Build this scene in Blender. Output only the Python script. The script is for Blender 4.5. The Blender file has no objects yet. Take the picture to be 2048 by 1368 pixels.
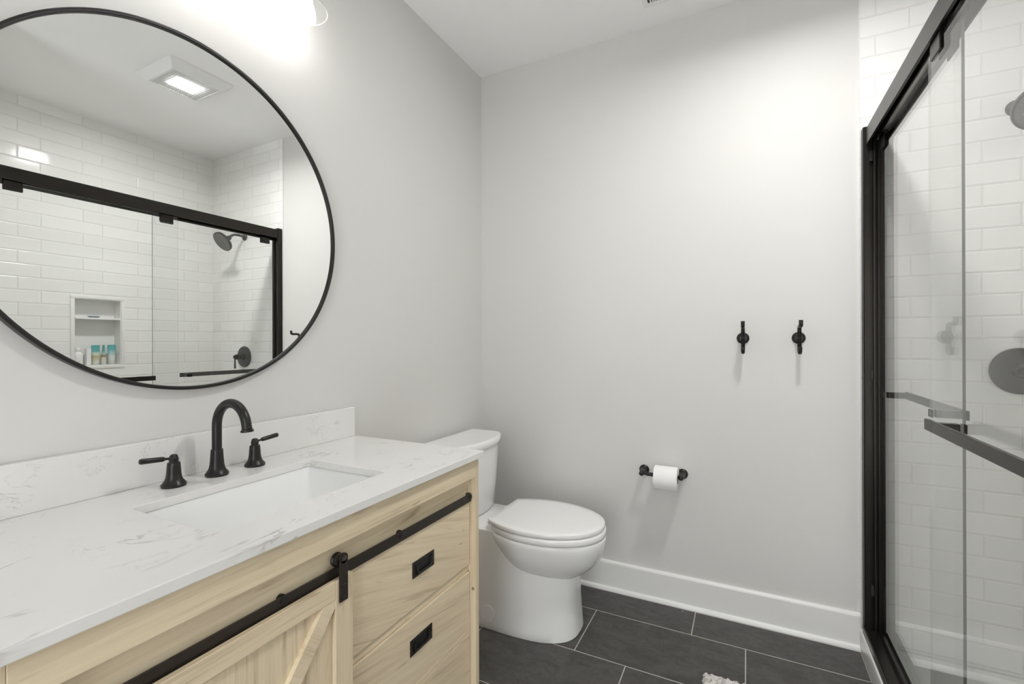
import bpy, bmesh, math, random
from mathutils import Vector, Matrix
from math import pi, sin, cos, radians

random.seed(7)
S = bpy.context.scene
COL = S.collection

# ------------------------------------------------------------------ dimensions (metres)
D = 2.2795          # back wall plane (y)
ZC = 2.728          # ceiling height
XT = 1.7455         # where the shower tile starts on the back wall
XS = 2.622          # tiled long wall of the shower
YN = 0.755          # near end of the shower
YF = -1.15          # wall behind the camera

# ------------------------------------------------------------------ camera, world, exposure
cam_d = bpy.data.cameras.new('camera')
cam_d.sensor_width = 36.0
cam_d.sensor_fit = 'HORIZONTAL'
cam_d.lens = 16.34513
cam_d.clip_start = 0.02
cam = bpy.data.objects.new('camera', cam_d)
COL.objects.link(cam)
_r = Vector((0.89286205, 0.45032092, -0.00290224)); _u = Vector((0.00287654, 0.000741417, 0.9999956)); _b = Vector((0.45032109, -0.89286646, -0.00063338))
M = Matrix(((_r.x, _u.x, _b.x), (_r.y, _u.y, _b.y), (_r.z, _u.z, _b.z))).to_4x4()
M.translation = Vector((1.3407, 0.0, 1.225))
cam.matrix_world = M
S.camera = cam

W = bpy.data.worlds.new('world'); S.world = W
W.use_nodes = True
W.node_tree.nodes['Background'].inputs[0].default_value = (0.965, 0.985, 1, 1)
W.node_tree.nodes['Background'].inputs[1].default_value = 4.3  # even fill that enters the room through the added opening

S.view_settings.view_transform = 'Standard'
S.view_settings.look = 'None'
S.view_settings.gamma = 1.0
S.view_settings.use_curve_mapping = False
S.view_settings.exposure = 0.27
S.cycles.use_denoising = True
S.cycles.max_bounces = 14
S.cycles.diffuse_bounces = 8
S.cycles.glossy_bounces = 8
S.cycles.transmission_bounces = 10
S.cycles.transparent_max_bounces = 24
S.cycles.caustics_reflective = True
S.cycles.caustics_refractive = False
S.cycles.sample_clamp_indirect = 6.0
S.cycles.blur_glossy = 0.3

BULB = 15.0         # radiance of the vanity bulbs
FAN = 490.0          # radiance of the ceiling fan light lens

# ------------------------------------------------------------------ material helpers
def new_mat(name):
    m = bpy.data.materials.new(name); m.use_nodes = True
    nt = m.node_tree
    for n in list(nt.nodes): nt.nodes.remove(n)
    out = nt.nodes.new('ShaderNodeOutputMaterial')
    return m, nt, out

class NB:
    """small node-building helper"""
    def __init__(s, nt): s.nt = nt
    def n(s, t, **kw):
        nd = s.nt.nodes.new(t)
        for k, v in kw.items(): setattr(nd, k, v)
        return nd
    def link(s, a, b): s.nt.links.new(a, b)
    def put(s, sock, v):
        if isinstance(v, bpy.types.NodeSocket): s.link(v, sock)
        else: sock.default_value = v
    def math(s, op, a, b=0.0, c=None, clamp=False):
        nd = s.n('ShaderNodeMath', operation=op); nd.use_clamp = clamp
        s.put(nd.inputs[0], a); s.put(nd.inputs[1], b)
        if c is not None: s.put(nd.inputs[2], c)
        return nd.outputs[0]
    def ss(s, v, a, b, lo=0.0, hi=1.0):
        nd = s.n('ShaderNodeMapRange', interpolation_type='SMOOTHSTEP')
        s.put(nd.inputs[0], v); s.put(nd.inputs[1], a); s.put(nd.inputs[2], b); s.put(nd.inputs[3], lo); s.put(nd.inputs[4], hi)
        return nd.outputs[0]
    def mix(s, f, a, b):
        nd = s.n('ShaderNodeMix', data_type='RGBA')
        s.put(nd.inputs[0], f); s.put(nd.inputs[6], a); s.put(nd.inputs[7], b)
        return nd.outputs[2]
    def noise(s, vec, scale, detail=3.0, rough=0.5, dist=0.0):
        nd = s.n('ShaderNodeTexNoise')
        if vec is not None: s.link(vec, nd.inputs['Vector'])
        nd.inputs['Scale'].default_value = scale; nd.inputs['Detail'].default_value = detail
        nd.inputs['Roughness'].default_value = rough; nd.inputs['Distortion'].default_value = dist
        return nd.outputs[0]
    def obj(s): return s.n('ShaderNodeTexCoord').outputs['Object']
    def geo(s): return s.n('ShaderNodeNewGeometry').outputs['Position']
    def mapv(s, vec, scale=(1, 1, 1), rot=(0, 0, 0), loc=(0, 0, 0)):
        nd = s.n('ShaderNodeMapping'); s.link(vec, nd.inputs[0])
        nd.inputs['Scale'].default_value = scale; nd.inputs['Rotation'].default_value = rot; nd.inputs['Location'].default_value = loc
        return nd.outputs[0]
    def bump(s, h, strength, dist=0.002):
        nd = s.n('ShaderNodeBump'); nd.inputs['Strength'].default_value = strength; nd.inputs['Distance'].default_value = dist
        s.link(h, nd.inputs['Height']); return nd.outputs[0]
    def bsdf(s, col, rough=0.5, metal=0.0, spec=0.5, normal=None, coat=0.0):
        nd = s.n('ShaderNodeBsdfPrincipled')
        s.put(nd.inputs['Base Color'], col if isinstance(col, bpy.types.NodeSocket) else (*col, 1))
        s.put(nd.inputs['Roughness'], rough); nd.inputs['Metallic'].default_value = metal
        nd.inputs['Specular IOR Level'].default_value = spec
        nd.inputs['Coat Weight'].default_value = coat; nd.inputs['Coat Roughness'].default_value = 0.08
        if normal is not None: s.link(normal, nd.inputs['Normal'])
        return nd.outputs[0]

def simple(name, col, rough=0.5, metal=0.0, spec=0.5, bump=0.0, bscale=200.0, coat=0.0, vary=0.0):
    m, nt, out = new_mat(name); b = NB(nt)
    o = b.obj(); nrm = None; c = col
    if bump: nrm = b.bump(b.noise(o, bscale, 2.0), bump, 0.001)
    if vary:
        c = b.mix(b.noise(o, 9.0, 3.0), (*[x * (1 - vary) for x in col], 1), (*[min(1, x * (1 + vary)) for x in col], 1))
    nt.links.new(b.bsdf(c, rough, metal, spec, nrm, coat), out.inputs[0])
    return m

def tile_mat(name, ua, va, u0, v0, L, H, shift, period, col, grout, gw, soft, rough, bump, mottled=False):
    """running-bond tiles laid on world axes ua (length) / va (rows)"""
    m, nt, out = new_mat(name); b = NB(nt)
    sp = b.n('ShaderNodeSeparateXYZ'); b.link(b.geo(), sp.inputs[0])
    u = sp.outputs['XYZ'.index(ua)]; v = sp.outputs['XYZ'.index(va)]
    vr = b.math('DIVIDE', b.math('SUBTRACT', v, v0), H)
    row = b.math('FLOOR', vr)
    ph = b.math('FLOORED_MODULO', row, period)
    ur = b.math('ADD', b.math('DIVIDE', b.math('SUBTRACT', u, u0), L), b.math('MULTIPLY', ph, shift))
    fu = b.math('FRACT', ur); fv = b.math('FRACT', vr)
    du = b.math('MULTIPLY', b.math('MINIMUM', fu, b.math('SUBTRACT', 1.0, fu)), L)
    dv = b.math('MULTIPLY', b.math('MINIMUM', fv, b.math('SUBTRACT', 1.0, fv)), H)
    d = b.math('MINIMUM', du, dv)
    g = b.ss(d, gw * 0.35, gw * 0.75)                 # 0 in the grout, 1 on the tile
    h = b.ss(d, gw * 0.3, soft)
    idv = b.math('ADD', b.math('MULTIPLY', b.math('FLOOR', ur), 7.13), b.math('MULTIPLY', row, 3.71))
    wn = b.n('ShaderNodeTexWhiteNoise', noise_dimensions='1D'); b.link(idv, wn.inputs['W'])
    rnd = wn.outputs[0]
    if mottled:
        o = b.geo()
        n1 = b.noise(b.mapv(o, (1, 1.8, 1)), 9.0, 8.0, 0.72, 1.2); n2 = b.noise(o, 55.0, 4.0, 0.7)
        f = b.math('ADD', b.math('MULTIPLY', n1, 0.7), b.math('MULTIPLY', n2, 0.3))
        f = b.ss(f, 0.36, 0.64)
        ca = tuple(x * 0.72 for x in col); cb = tuple(x * 1.42 for x in col)
        tc = b.mix(f, (*ca, 1), (*cb, 1))
        h2 = b.math('ADD', h, b.math('MULTIPLY', n2, 0.25))
        rg = b.math('ADD', rough, b.math('MULTIPLY', n1, 0.15))
    else:
        tc = b.mix(rnd, (*[x * 0.97 for x in col], 1), (*[min(1, x * 1.02) for x in col], 1))
        h2 = b.math('ADD', h, b.math('MULTIPLY', b.noise(b.geo(), 9.0, 1.0), 0.5)); rg = rough
    c = b.mix(g, (*grout, 1), tc)
    rr = b.n('ShaderNodeMix'); b.put(rr.inputs[0], g); b.put(rr.inputs[2], 0.75); b.put(rr.inputs[3], rg)
    nrm = b.bump(h2, bump, 0.0025)
    nt.links.new(b.bsdf(c, rr.outputs[0], 0.0, 0.5, nrm), out.inputs[0])
    return m

def wood_mat(name, axis, seed, tone=1.0, knots=False, slant=0.0):
    m, nt, out = new_mat(name); b = NB(nt)
    o = b.geo()
    rot = (slant, 0, 0)
    sc = [20.0, 20.0, 20.0]; sc['XYZ'.index(axis)] = 1.3
    p = b.mapv(o, (1, 1, 1), rot, (seed * 1.7, seed * 0.9, seed * 2.3))
    ps = b.mapv(p, tuple(sc))
    warp = b.noise(b.mapv(p, tuple(x * 0.32 for x in sc)), 1.0, 2.0, 0.5, 0.4)
    n1 = b.noise(ps, 1.3, 4.0, 0.6, 1.1)
    fine = b.noise(b.mapv(p, tuple(x * 6 if x > 2 else x * 2.2 for x in sc)), 1.2, 4.0, 0.65, 0.3)
    rings = b.math('SINE', b.math('MULTIPLY', warp, 42.0))
    f = b.math('ADD', b.math('MULTIPLY', n1, 0.42), b.math('ADD', b.math('MULTIPLY', rings, 0.05), b.math('MULTIPLY', fine, 0.56)))
    r = b.n('ShaderNodeValToRGB'); b.link(f, r.inputs[0])
    e = r.color_ramp.elements
    e[0].position = 0.26; e[0].color = (0.41 * tone, 0.32 * tone, 0.205 * tone, 1)
    e[1].position = 0.70; e[1].color = (0.79 * tone, 0.68 * tone, 0.495 * tone, 1)
    k = e.new(0.44); k.color = (0.69 * tone, 0.58 * tone, 0.405 * tone, 1)
    c = r.outputs[0]
    mot = b.noise(p, 5.0, 2.0)
    c = b.mix(b.ss(mot, 0.45, 0.75, 0.0, 0.35), c, (0.68 * tone, 0.54 * tone, 0.39 * tone, 1))
    # scattered dark flecks along the grain
    fl = b.noise(b.mapv(p, tuple(x * 2.4 if x > 2 else x * 3.5 for x in sc)), 1.0, 2.0, 0.5, 0.8)
    c = b.mix(b.ss(fl, 0.63, 0.80, 0.0, 0.75), c, (0.34 * tone, 0.24 * tone, 0.14 * tone, 1))
    nrm = b.bump(fine, 0.12, 0.001)
    nt.links.new(b.bsdf(c, 0.55, 0.0, 0.35, nrm), out.inputs[0])
    return m

def quartz_mat():
    m, nt, out = new_mat('white_quartz'); b = NB(nt)
    o = b.geo()
    # drifting diagonal veins
    p = b.mapv(o, (1.0, 0.55, 1.0), (0, 0, radians(-8)), (0.3, 0.15, 0))
    w = b.noise(p, 3.2, 6.0, 0.62, 0.9)
    v1 = b.math('ABSOLUTE', b.math('SUBTRACT', w, 0.535))
    vein = b.ss(v1, 0.0, 0.012, 1.0, 0.0)
    brk = b.ss(b.noise(b.mapv(o, (1, 1, 1), (0, 0, 0), (3.1, 1.2, 0.7)), 6.5, 3.0), 0.50, 0.66)
    vein = b.math('MULTIPLY', vein, brk)
    w2 = b.noise(b.mapv(o, (1, 1, 1.0), (0, 0, 0.6), (5.3, 2.2, 1.1)), 17.0, 5.0, 0.62, 1.2)
    v2 = b.ss(b.math('ABSOLUTE', b.math('SUBTRACT', w2, 0.50)), 0.0, 0.011, 1.0, 0.0)
    brk2 = b.ss(b.noise(b.mapv(o, (1, 1, 1), (0, 0, 0), (0.4, 7.7, 2.9)), 10.0, 2.0), 0.56, 0.66)
    v2 = b.math('MULTIPLY', v2, brk2)
    mot = b.noise(o, 2.6, 3.0)
    base = b.mix(mot, (0.72, 0.71, 0.69, 1), (0.80, 0.795, 0.78, 1))
    a = b.math('MAXIMUM', b.math('MULTIPLY', vein, 0.55), b.math('MULTIPLY', v2, 0.5), clamp=True)
    c = b.mix(a, base, (0.34, 0.32, 0.30, 1))
    nt.links.new(b.bsdf(c, 0.22, 0.0, 0.5), out.inputs[0])
    return m

def thin_glass(name, tint, lo=0.04, amp=0.9):
    """clear sheet glass: a clear pane that mirrors more the flatter one looks along it"""
    m, nt, out = new_mat(name); b = NB(nt)
    lw = b.n('ShaderNodeLayerWeight'); lw.inputs[0].default_value = 0.5
    f5 = b.math('POWER', lw.outputs['Facing'], 5.0)
    F = b.math('ADD', lo, b.math('MULTIPLY', f5, amp), clamp=True)
    tr = b.n('ShaderNodeBsdfTransparent'); tr.inputs[0].default_value = (*tint, 1)
    gl = b.n('ShaderNodeBsdfGlossy'); gl.inputs['Roughness'].default_value = 0.0
    mx = b.n('ShaderNodeMixShader'); b.put(mx.inputs[0], F); b.link(tr.outputs[0], mx.inputs[1]); b.link(gl.outputs[0], mx.inputs[2])
    nt.links.new(mx.outputs[0], out.inputs[0])
    return m

def emit_mat(name, col, strength):
    m, nt, out = new_mat(name)
    e = nt.nodes.new('ShaderNodeEmission'); e.inputs[0].default_value = (*col, 1); e.inputs[1].default_value = strength
    nt.links.new(e.outputs[0], out.inputs[0]); return m

def tube_mat(name, z0, z1, stops):
    """squeeze-tube print: colours in bands up the height"""
    m, nt, out = new_mat(name); b = NB(nt)
    sp = b.n('ShaderNodeSeparateXYZ'); b.link(b.geo(), sp.inputs[0])
    t = b.math('DIVIDE', b.math('SUBTRACT', sp.outputs[2], z0), z1 - z0, clamp=True)
    r = b.n('ShaderNodeValToRGB'); b.link(t, r.inputs[0]); e = r.color_ramp.elements
    e[0].position = stops[0][0]; e[0].color = (*stops[0][1], 1); e[1].position = stops[-1][0]; e[1].color = (*stops[-1][1], 1)
    for p, c in stops[1:-1]:
        k = e.new(p); k.color = (*c, 1)
    nt.links.new(b.bsdf(r.outputs[0], 0.35), out.inputs[0]); return m

# ------------------------------------------------------------------ materials
MT = {}
MT['wall'] = simple('greige_wall_paint', (0.665, 0.656, 0.636), 0.55, spec=0.3, bump=0.02, bscale=260)
MT['ceil'] = simple('ceiling_paint', (0.90, 0.897, 0.89), 0.8, spec=0.2)
MT['base'] = simple('white_trim_paint', (0.80, 0.80, 0.785), 0.32, bump=0.01)
MT['floor'] = tile_mat('slate_floor_tile', 'X', 'Y', 1.1312, 2.0709, 0.608, 0.31, 0.3333, 3.0, (0.063, 0.0585, 0.056), (0.50, 0.48, 0.44), 0.0032, 0.004, 0.42, 0.25, True)
MT['tile_back'] = tile_mat('white_wall_tile', 'X', 'Z', 1.902, 2.427, 0.308, 0.0795, 0.3376, 2.0, (0.84, 0.84, 0.825), (0.72, 0.71, 0.69), 0.0040, 0.006, 0.09, 0.50)
MT['tile_side'] = tile_mat('white_wall_tile_long', 'Y', 'Z', 1.24, 2.427, 0.308, 0.0795, 0.3376, 2.0, (0.84, 0.84, 0.825), (0.72, 0.71, 0.69), 0.0040, 0.006, 0.09, 0.50)
MT['white_acrylic'] = simple('white_acrylic', (0.80, 0.80, 0.785), 0.22)
MT['quartz'] = quartz_mat()
MT['porcelain'] = simple('white_porcelain', (0.83, 0.835, 0.83), 0.10, spec=0.5)
MT['seatplastic'] = simple('white_seat_plastic', (0.84, 0.84, 0.835), 0.16)
MT['bronze'] = simple('dark_bronze', (0.011, 0.010, 0.0088), 0.33, 0.0, 0.42)
MT['black'] = simple('matte_black_metal', (0.0115, 0.0105, 0.0095), 0.36, 0.0, 0.42)
MT['iron'] = simple('black_iron', (0.022, 0.017, 0.013), 0.42, 0.0, 0.4)
MT['deepblack'] = simple('black_recess', (0.008, 0.008, 0.008), 0.5)
MT['frame_alu'] = simple('dark_shower_frame', (0.011, 0.010, 0.009), 0.27, 0.0, 0.32)
_p = next(n for n in MT['frame_alu'].node_tree.nodes if n.type == 'BSDF_PRINCIPLED'); _p.inputs['Specular Tint'].default_value = (1.0, 0.90, 0.81, 1)
MT['rubber'] = simple('black_gasket', (0.012, 0.012, 0.012), 0.6)
MT['screw'] = simple('dark_screw', (0.10, 0.09, 0.08), 0.35, 0.6)
m, nt, out = new_mat('mirror_silver'); _g = nt.nodes.new('ShaderNodeBsdfGlossy'); _g.inputs[0].default_value = (0.93, 0.94, 0.93, 1); _g.inputs['Roughness'].default_value = 0.0
nt.links.new(_g.outputs[0], out.inputs[0]); MT['mirror'] = m
MT['glass'] = thin_glass('clear_glass', (0.988, 0.993, 0.989), 0.04, 0.85)
MT['edge'] = simple('glass_polished_edge', (0.10, 0.10, 0.092), 0.15)
MT['edge_clear'] = thin_glass('clear_glass_edge', (0.88, 0.90, 0.88), 0.04, 0.5)
MT['shade'] = thin_glass('clear_shade_glass', (0.97, 0.97, 0.97), 0.07, 0.75)
MT['bulb'] = emit_mat('lit_bulb', (1.0, 0.985, 0.96), BULB)
MT['lens'] = emit_mat('lit_fan_lens', (1.0, 0.99, 0.975), FAN)
MT['plastic'] = simple('white_plastic', (0.80, 0.80, 0.79), 0.4)
MT['paper'] = simple('toilet_tissue', (0.86, 0.86, 0.855), 0.9, spec=0.1, bump=0.5, bscale=260)
MT['card'] = simple('brown_cardboard', (0.40, 0.30, 0.20), 0.9)
MT['oak_h'] = wood_mat('light_oak_horizontal', 'Y', 1.0)
MT['oak_h2'] = wood_mat('light_oak_drawer', 'Y', 4.3, slant=radians(16))
MT['oak_h3'] = wood_mat('light_oak_lower_drawer', 'Y', 8.1, slant=radians(10))
MT['oak_v'] = wood_mat('light_oak_vertical', 'Z', 2.6)
MT['oak_v2'] = wood_mat('light_oak_stile', 'Z', 6.2, 0.98)
MT['oak_b'] = wood_mat('light_oak_brace', 'Z', 3.3, 1.0, slant=radians(-48))
MT['dishblue'] = simple('blue_grey_dish', (0.17, 0.24, 0.29), 0.25)
MT['bottlewhite'] = simple('white_bottle_plastic', (0.82, 0.82, 0.81), 0.3)
MT['tealcap'] = simple('pale_cap', (0.60, 0.62, 0.58), 0.35)
MT['tray'] = simple('grey_fan_tray', (0.58, 0.58, 0.57), 0.6)  # greyed to imitate the shade in the gaps between the louvers
MT['duct'] = simple('dark_duct', (0.03, 0.03, 0.03), 0.8)

m, nt, out = new_mat('loop_pile_mat'); b = NB(nt)
_n = b.noise(b.obj(), 95.0, 3.0, 0.6); _n2 = b.noise(b.obj(), 300.0, 2.0)
_c = b.mix(b.ss(b.math('ADD', b.math('MULTIPLY', _n, 0.6), b.math('MULTIPLY', _n2, 0.4)), 0.38, 0.56), (0.42, 0.38, 0.36, 1), (0.80, 0.77, 0.74, 1))
nt.links.new(b.bsdf(_c, 0.95, spec=0.1, normal=b.bump(_n2, 0.6, 0.004)), out.inputs[0]); MT['mat'] = m

# ------------------------------------------------------------------ mesh helpers
def root_off(p):
    v = Vector((0, 0, 0))
    while p is not None: v += p.location; p = p.parent
    return v

def obj(name, bm, mats, parent=None, smooth=None, origin=None):
    """link a bmesh (in world coordinates) as ONE mesh object"""
    bmesh.ops.recalc_face_normals(bm, faces=bm.faces[:])
    off = root_off(parent) + (Vector(origin) if (origin is not None and parent is None) else Vector((0, 0, 0)))
    if off.length > 0: bmesh.ops.translate(bm, verts=bm.verts[:], vec=-off)
    me = bpy.data.meshes.new(name); bm.to_mesh(me); bm.free()
    if not isinstance(mats, (list, tuple)): mats = [mats]
    for mm in mats: me.materials.append(mm if not isinstance(mm, str) else MT[mm])
    if smooth:
        for p in me.polygons: p.use_smooth = True
        me.set_sharp_from_angle(angle=radians(smooth))
    o = bpy.data.objects.new(name, me); COL.objects.link(o)
    if parent is not None: o.parent = parent
    elif origin is not None: o.location = origin
    return o

def tag(o, label, cat, group=None):
    o['label'] = label; o['category'] = cat
    if group: o['group'] = group
    return o

def thing(name, loc, label, cat, group=None, rotz=0.0):
    o = bpy.data.objects.new(name, None); COL.objects.link(o)
    o.empty_display_size = 0.05
    o.location = loc; o.rotation_euler = (0, 0, rotz)
    return tag(o, label, cat, group)

def struct(name, bm, mat, smooth=None):
    o = obj(name, bm, mat, smooth=smooth); o['kind'] = 'structure'; return o

def box(bm, x0, x1, y0, y1, z0, z1, bev=0.0, seg=2, mi=0):
    vs = [bm.verts.new(p) for p in ((x0, y0, z0), (x1, y0, z0), (x1, y1, z0), (x0, y1, z0), (x0, y0, z1), (x1, y0, z1), (x1, y1, z1), (x0, y1, z1))]
    fs = [bm.faces.new([vs[i] for i in q]) for q in ((3, 2, 1, 0), (4, 5, 6, 7), (0, 1, 5, 4), (1, 2, 6, 5), (2, 3, 7, 6), (3, 0, 4, 7))]
    for f in fs: f.material_index = mi
    if bev > 0:
        es = list({e for f in fs for e in f.edges})
        r = bmesh.ops.bevel(bm, geom=es, offset=bev, segments=seg, affect='EDGES', profile=0.5)
        for f in r['faces']: f.material_index = mi
    return fs

def frame_of(d):
    d = Vector(d).normalized()
    a = Vector((0, 0, 1)) if abs(d.z) < 0.9 else Vector((1, 0, 0))
    x = a.cross(d).normalized(); y = d.cross(x).normalized()
    return x, y, d

def loft(bm, rings, cap=True, closed=True, mi=0):
    vr = [[bm.verts.new(p) for p in r] for r in rings]
    n = len(vr[0]); fs = []
    for a, c in zip(vr[:-1], vr[1:]):
        for i in range(n if closed else n - 1):
            j = (i + 1) % n
            fs.append(bm.faces.new((a[i], a[j], c[j], c[i])))
    if cap:
        fs.append(bm.faces.new(vr[0][::-1])); fs.append(bm.faces.new(vr[-1]))
    for f in fs: f.material_index = mi
    return vr

def lathe(bm, origin, axis, prof, seg=40, cap=True):
    """prof: (distance along the axis, radius) pairs"""
    x, y, d = frame_of(axis); o = Vector(origin)
    rings = [[o + d * t + (x * cos(2 * pi * i / seg) + y * sin(2 * pi * i / seg)) * max(r, 1e-5) for i in range(seg)] for t, r in prof]
    loft(bm, rings, cap)

def cyl(bm, p0, p1, r, seg=24, bev=0.0):
    p0 = Vector(p0); p1 = Vector(p1); L = (p1 - p0).length
    b_ = min(bev, r * 0.9)
    prof = [(0, r), (L, r)] if not bev else [(0, r - b_), (b_, r), (L - b_, r), (L, r - b_)]
    lathe(bm, p0, p1 - p0, prof, seg)

def tube(bm, pts, r, seg=20, cap=True):
    """round tube along a path; r a number or a list"""
    pts = [Vector(p) for p in pts]; n = len(pts)
    rs = r if isinstance(r, (list, tuple)) else [r] * n
    tg = [(pts[min(i + 1, n - 1)] - pts[max(i - 1, 0)]).normalized() for i in range(n)]
    x, y, _ = frame_of(tg[0]); rings = []
    for i in range(n):
        x = (x - tg[i] * x.dot(tg[i])).normalized(); y = tg[i].cross(x)
        rings.append([pts[i] + (x * cos(2 * pi * k / seg) + y * sin(2 * pi * k / seg)) * rs[i] for k in range(seg)])
    loft(bm, rings, cap)

def extrude_poly(bm, pts, vec, mi=0):
    """closed polygon (3-D points) swept along vec"""
    v = Vector(vec)
    loft(bm, [[Vector(p) for p in pts], [Vector(p) + v for p in pts]], True, mi=mi)

def rrect(cx, cy, hx, hy, r, n=6):
    P = []
    for sx, sy, a0 in ((1, 1, 0), (-1, 1, 90), (-1, -1, 180), (1, -1, 270)):
        for k in range(n + 1):
            a = radians(a0 + 90 * k / n)
            P.append((cx + sx * (hx - r) + r * cos(a), cy + sy * (hy - r) + r * sin(a)))
    return P

def arc(c, r, a0, a1, n, f):
    return [f(c[0] + r * cos(a0 + (a1 - a0) * k / n), c[1] + r * sin(a0 + (a1 - a0) * k / n)) for k in range(n + 1)]

B = bmesh.new

# ================================================================== ROOM SHELL
T = 0.10
bm = B(); box(bm, -T, XS + T + 0.1, YF - T, D + T, -0.12, 0.0); struct('floor', bm, 'floor')
bm = B(); box(bm, -T, XS + T + 0.1, YF - T, D + T, ZC, ZC + 0.1); struct('ceiling', bm, 'ceil')
bm = B(); box(bm, -T, 0.0, YF - T, D + T, 0.0, ZC); struct('wall_left', bm, 'wall')
bm = B(); box(bm, 0.0, 1.7414, D, D + T, 0.0, ZC); struct('wall_back', bm, 'wall')
bm = B(); box(bm, 0.0, 0.75, YF - T, YF, 0.0, ZC); box(bm, 1.60, XS + T, YF - T, YF, 0.0, ZC); box(bm, 0.75, 1.60, YF - T, YF, 2.10, ZC); struct('wall_front', bm, 'wall')   # unseen opening added behind the camera to let in soft fill light
bm = B(); box(bm, 1.7414, 1.85, YF, YN - 0.10, 0.0, ZC); struct('wall_right', bm, 'wall')
bm = B(); box(bm, 1.7414, XS, YN - 0.10, YN, 0.0, ZC); struct('wall_shower_near', bm, ['tile_back'])
bm = B(); box(bm, XT, XS + T, D - 0.002, D + T, 0.0, ZC); struct('wall_shower_end', bm, 'tile_back')
bm = B(); box(bm, 1.7414, XT, D - 0.010, D + T, 0.0, ZC, 0.001); struct('trim_1', bm, 'white_acrylic')

# long tiled shower wall, with the opening of the niche left out
NY0, NY1, NZ0, NZ1 = 1.3955, 1.657, 1.0725, 1.5255
bm = B()
box(bm, XS, XS + T, YN - 0.1, NY0, 0, ZC); box(bm, XS, XS + T, NY1, D - 0.002, 0, ZC)
box(bm, XS, XS + T, NY0, NY1, 0, NZ0); box(bm, XS, XS + T, NY0, NY1, NZ1, ZC)
struct('wall_shower_long', bm, 'tile_side')

# baseboards with shoe moulding
def baseboard(name, p0, p1, nrm):
    """profile swept from p0 to p1, nrm = direction into the room"""
    n = Vector(nrm); prof = [(0, 0), (0.0275, 0), (0.0275, 0.006), (0.0245, 0.0145), (0.0185, 0.0185), (0.014, 0.0195), (0.014, 0.131), (0.0125, 0.137), (0.008, 0.1415), (0.0, 0.1425)]
    P = [Vector(p0) + n * a + Vector((0, 0, z)) for a, z in prof]
    bm = B(); extrude_poly(bm, P, Vector(p1) - Vector(p0)); struct(name, bm, 'base')
baseboard('baseboard_back', (0, D, 0), (1.7414, D, 0), (0, -1, 0))
baseboard('baseboard_left', (0, 1.31, 0), (0, D, 0), (1, 0, 0))
baseboard('baseboard_right', (1.7414, YF, 0), (1.7414, YN, 0), (-1, 0, 0))

# white threshold of the shower and its pan
tp = thing('shower_pan', (2.18, 1.5, 0), 'low white shower base with raised curb under the sliding glass doors', 'shower base')
bm = B(); box(bm, 1.738, 1.842, YN, D - 0.0105, 0.0, 0.088, 0.006, 3); obj('curb', bm, 'white_acrylic', tp, 40)
bm = B(); box(bm, 1.842, XS - 0.0005, YN + 0.0005, D - 0.0105, 0.0, 0.035, 0.004); obj('pan_floor', bm, 'white_acrylic', tp, 40)

# ================================================================== SHOWER FRAME AND DOORS
fr = thing('shower_door_frame', (1.785, 2.24, 0.09), 'black metal shower door frame with header rail, wall jamb and bottom track', 'shower frame')
HX0, HX1, HZ0, HZ1 = 1.757, 1.817, 1.988, 2.050
bm = B()
P = [(HX0, HZ0), (HX0, HZ1), (HX1, HZ1), (HX1, HZ0 - 0.012), (HX1 - 0.005, HZ0 - 0.012), (HX1 - 0.005, HZ0 + 0.008), (HX1 - 0.013, HZ0 + 0.008), (HX1 - 0.013, HZ1 - 0.010),
     (1.7895, HZ1 - 0.010), (1.7895, HZ0 + 0.012), (1.7855, HZ0 + 0.012), (1.7855, HZ1 - 0.010), (HX0 + 0.011, HZ1 - 0.010), (HX0 + 0.011, HZ0 + 0.006), (HX0 + 0.006, HZ0 + 0.006), (HX0 + 0.006, HZ0)]
extrude_poly(bm, [(x, YN + 0.0005, z) for x, z in P], (0, 2.252 - YN, 0)); obj('header_rail', bm, 'frame_alu', fr)
bm = B()
JT = 2.060
# two-channel jamb against the end wall
P = [(1.7488, 2.2693), (1.7488, 2.240), (1.7525, 2.2365), (1.7685, 2.2365), (1.7685, 2.258), (1.7815, 2.258), (1.7815, 2.2375), (1.7855, 2.2365), (1.7875, 2.2375), (1.7875, 2.258), (1.7945, 2.258), (1.7945, 2.2365), (1.8145, 2.2365), (1.8165, 2.240), (1.8165, 2.2695)]
extrude_poly(bm, [(x, y, 0.0885) for x, y in P], (0, 0, JT - 0.0885))
obj('wall_jamb', bm, 'frame_alu', fr)
MT['alu'] = simple('bare_aluminium', (0.52, 0.50, 0.47), 0.3, 0.8)
bm = B(); box(bm, 1.7905, 1.8035, YN + 0.02, 2.236, HZ0 + 0.014, HZ0 + 0.018); obj('roller_track', bm, 'alu', fr)  # pale strip added to imitate the reflection inside the header channel
for z in (1.925, 1.075, 0.235):
    bm = B(); box(bm, 1.7692, 1.7808, 2.240, 2.2575, z, z + 0.040, 0.002); obj('bumper', bm, 'rubber', fr)
bm = B()
P = [(1.7425, 0.0885), (1.7425, 0.112), (1.7455, 0.1155), (1.750, 0.1155), (1.7525, 0.106), (1.790, 0.102), (1.7925, 0.1135), (1.7955, 0.1135), (1.7985, 0.104), (1.8135, 0.101), (1.8165, 0.108), (1.8185, 0.108), (1.8185, 0.0885)]
extrude_poly(bm, [(x, YN + 0.0005, z) for x, z in P], (0, 2.236 - YN, 0)); obj('bottom_track', bm, 'frame_alu', fr)

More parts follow.
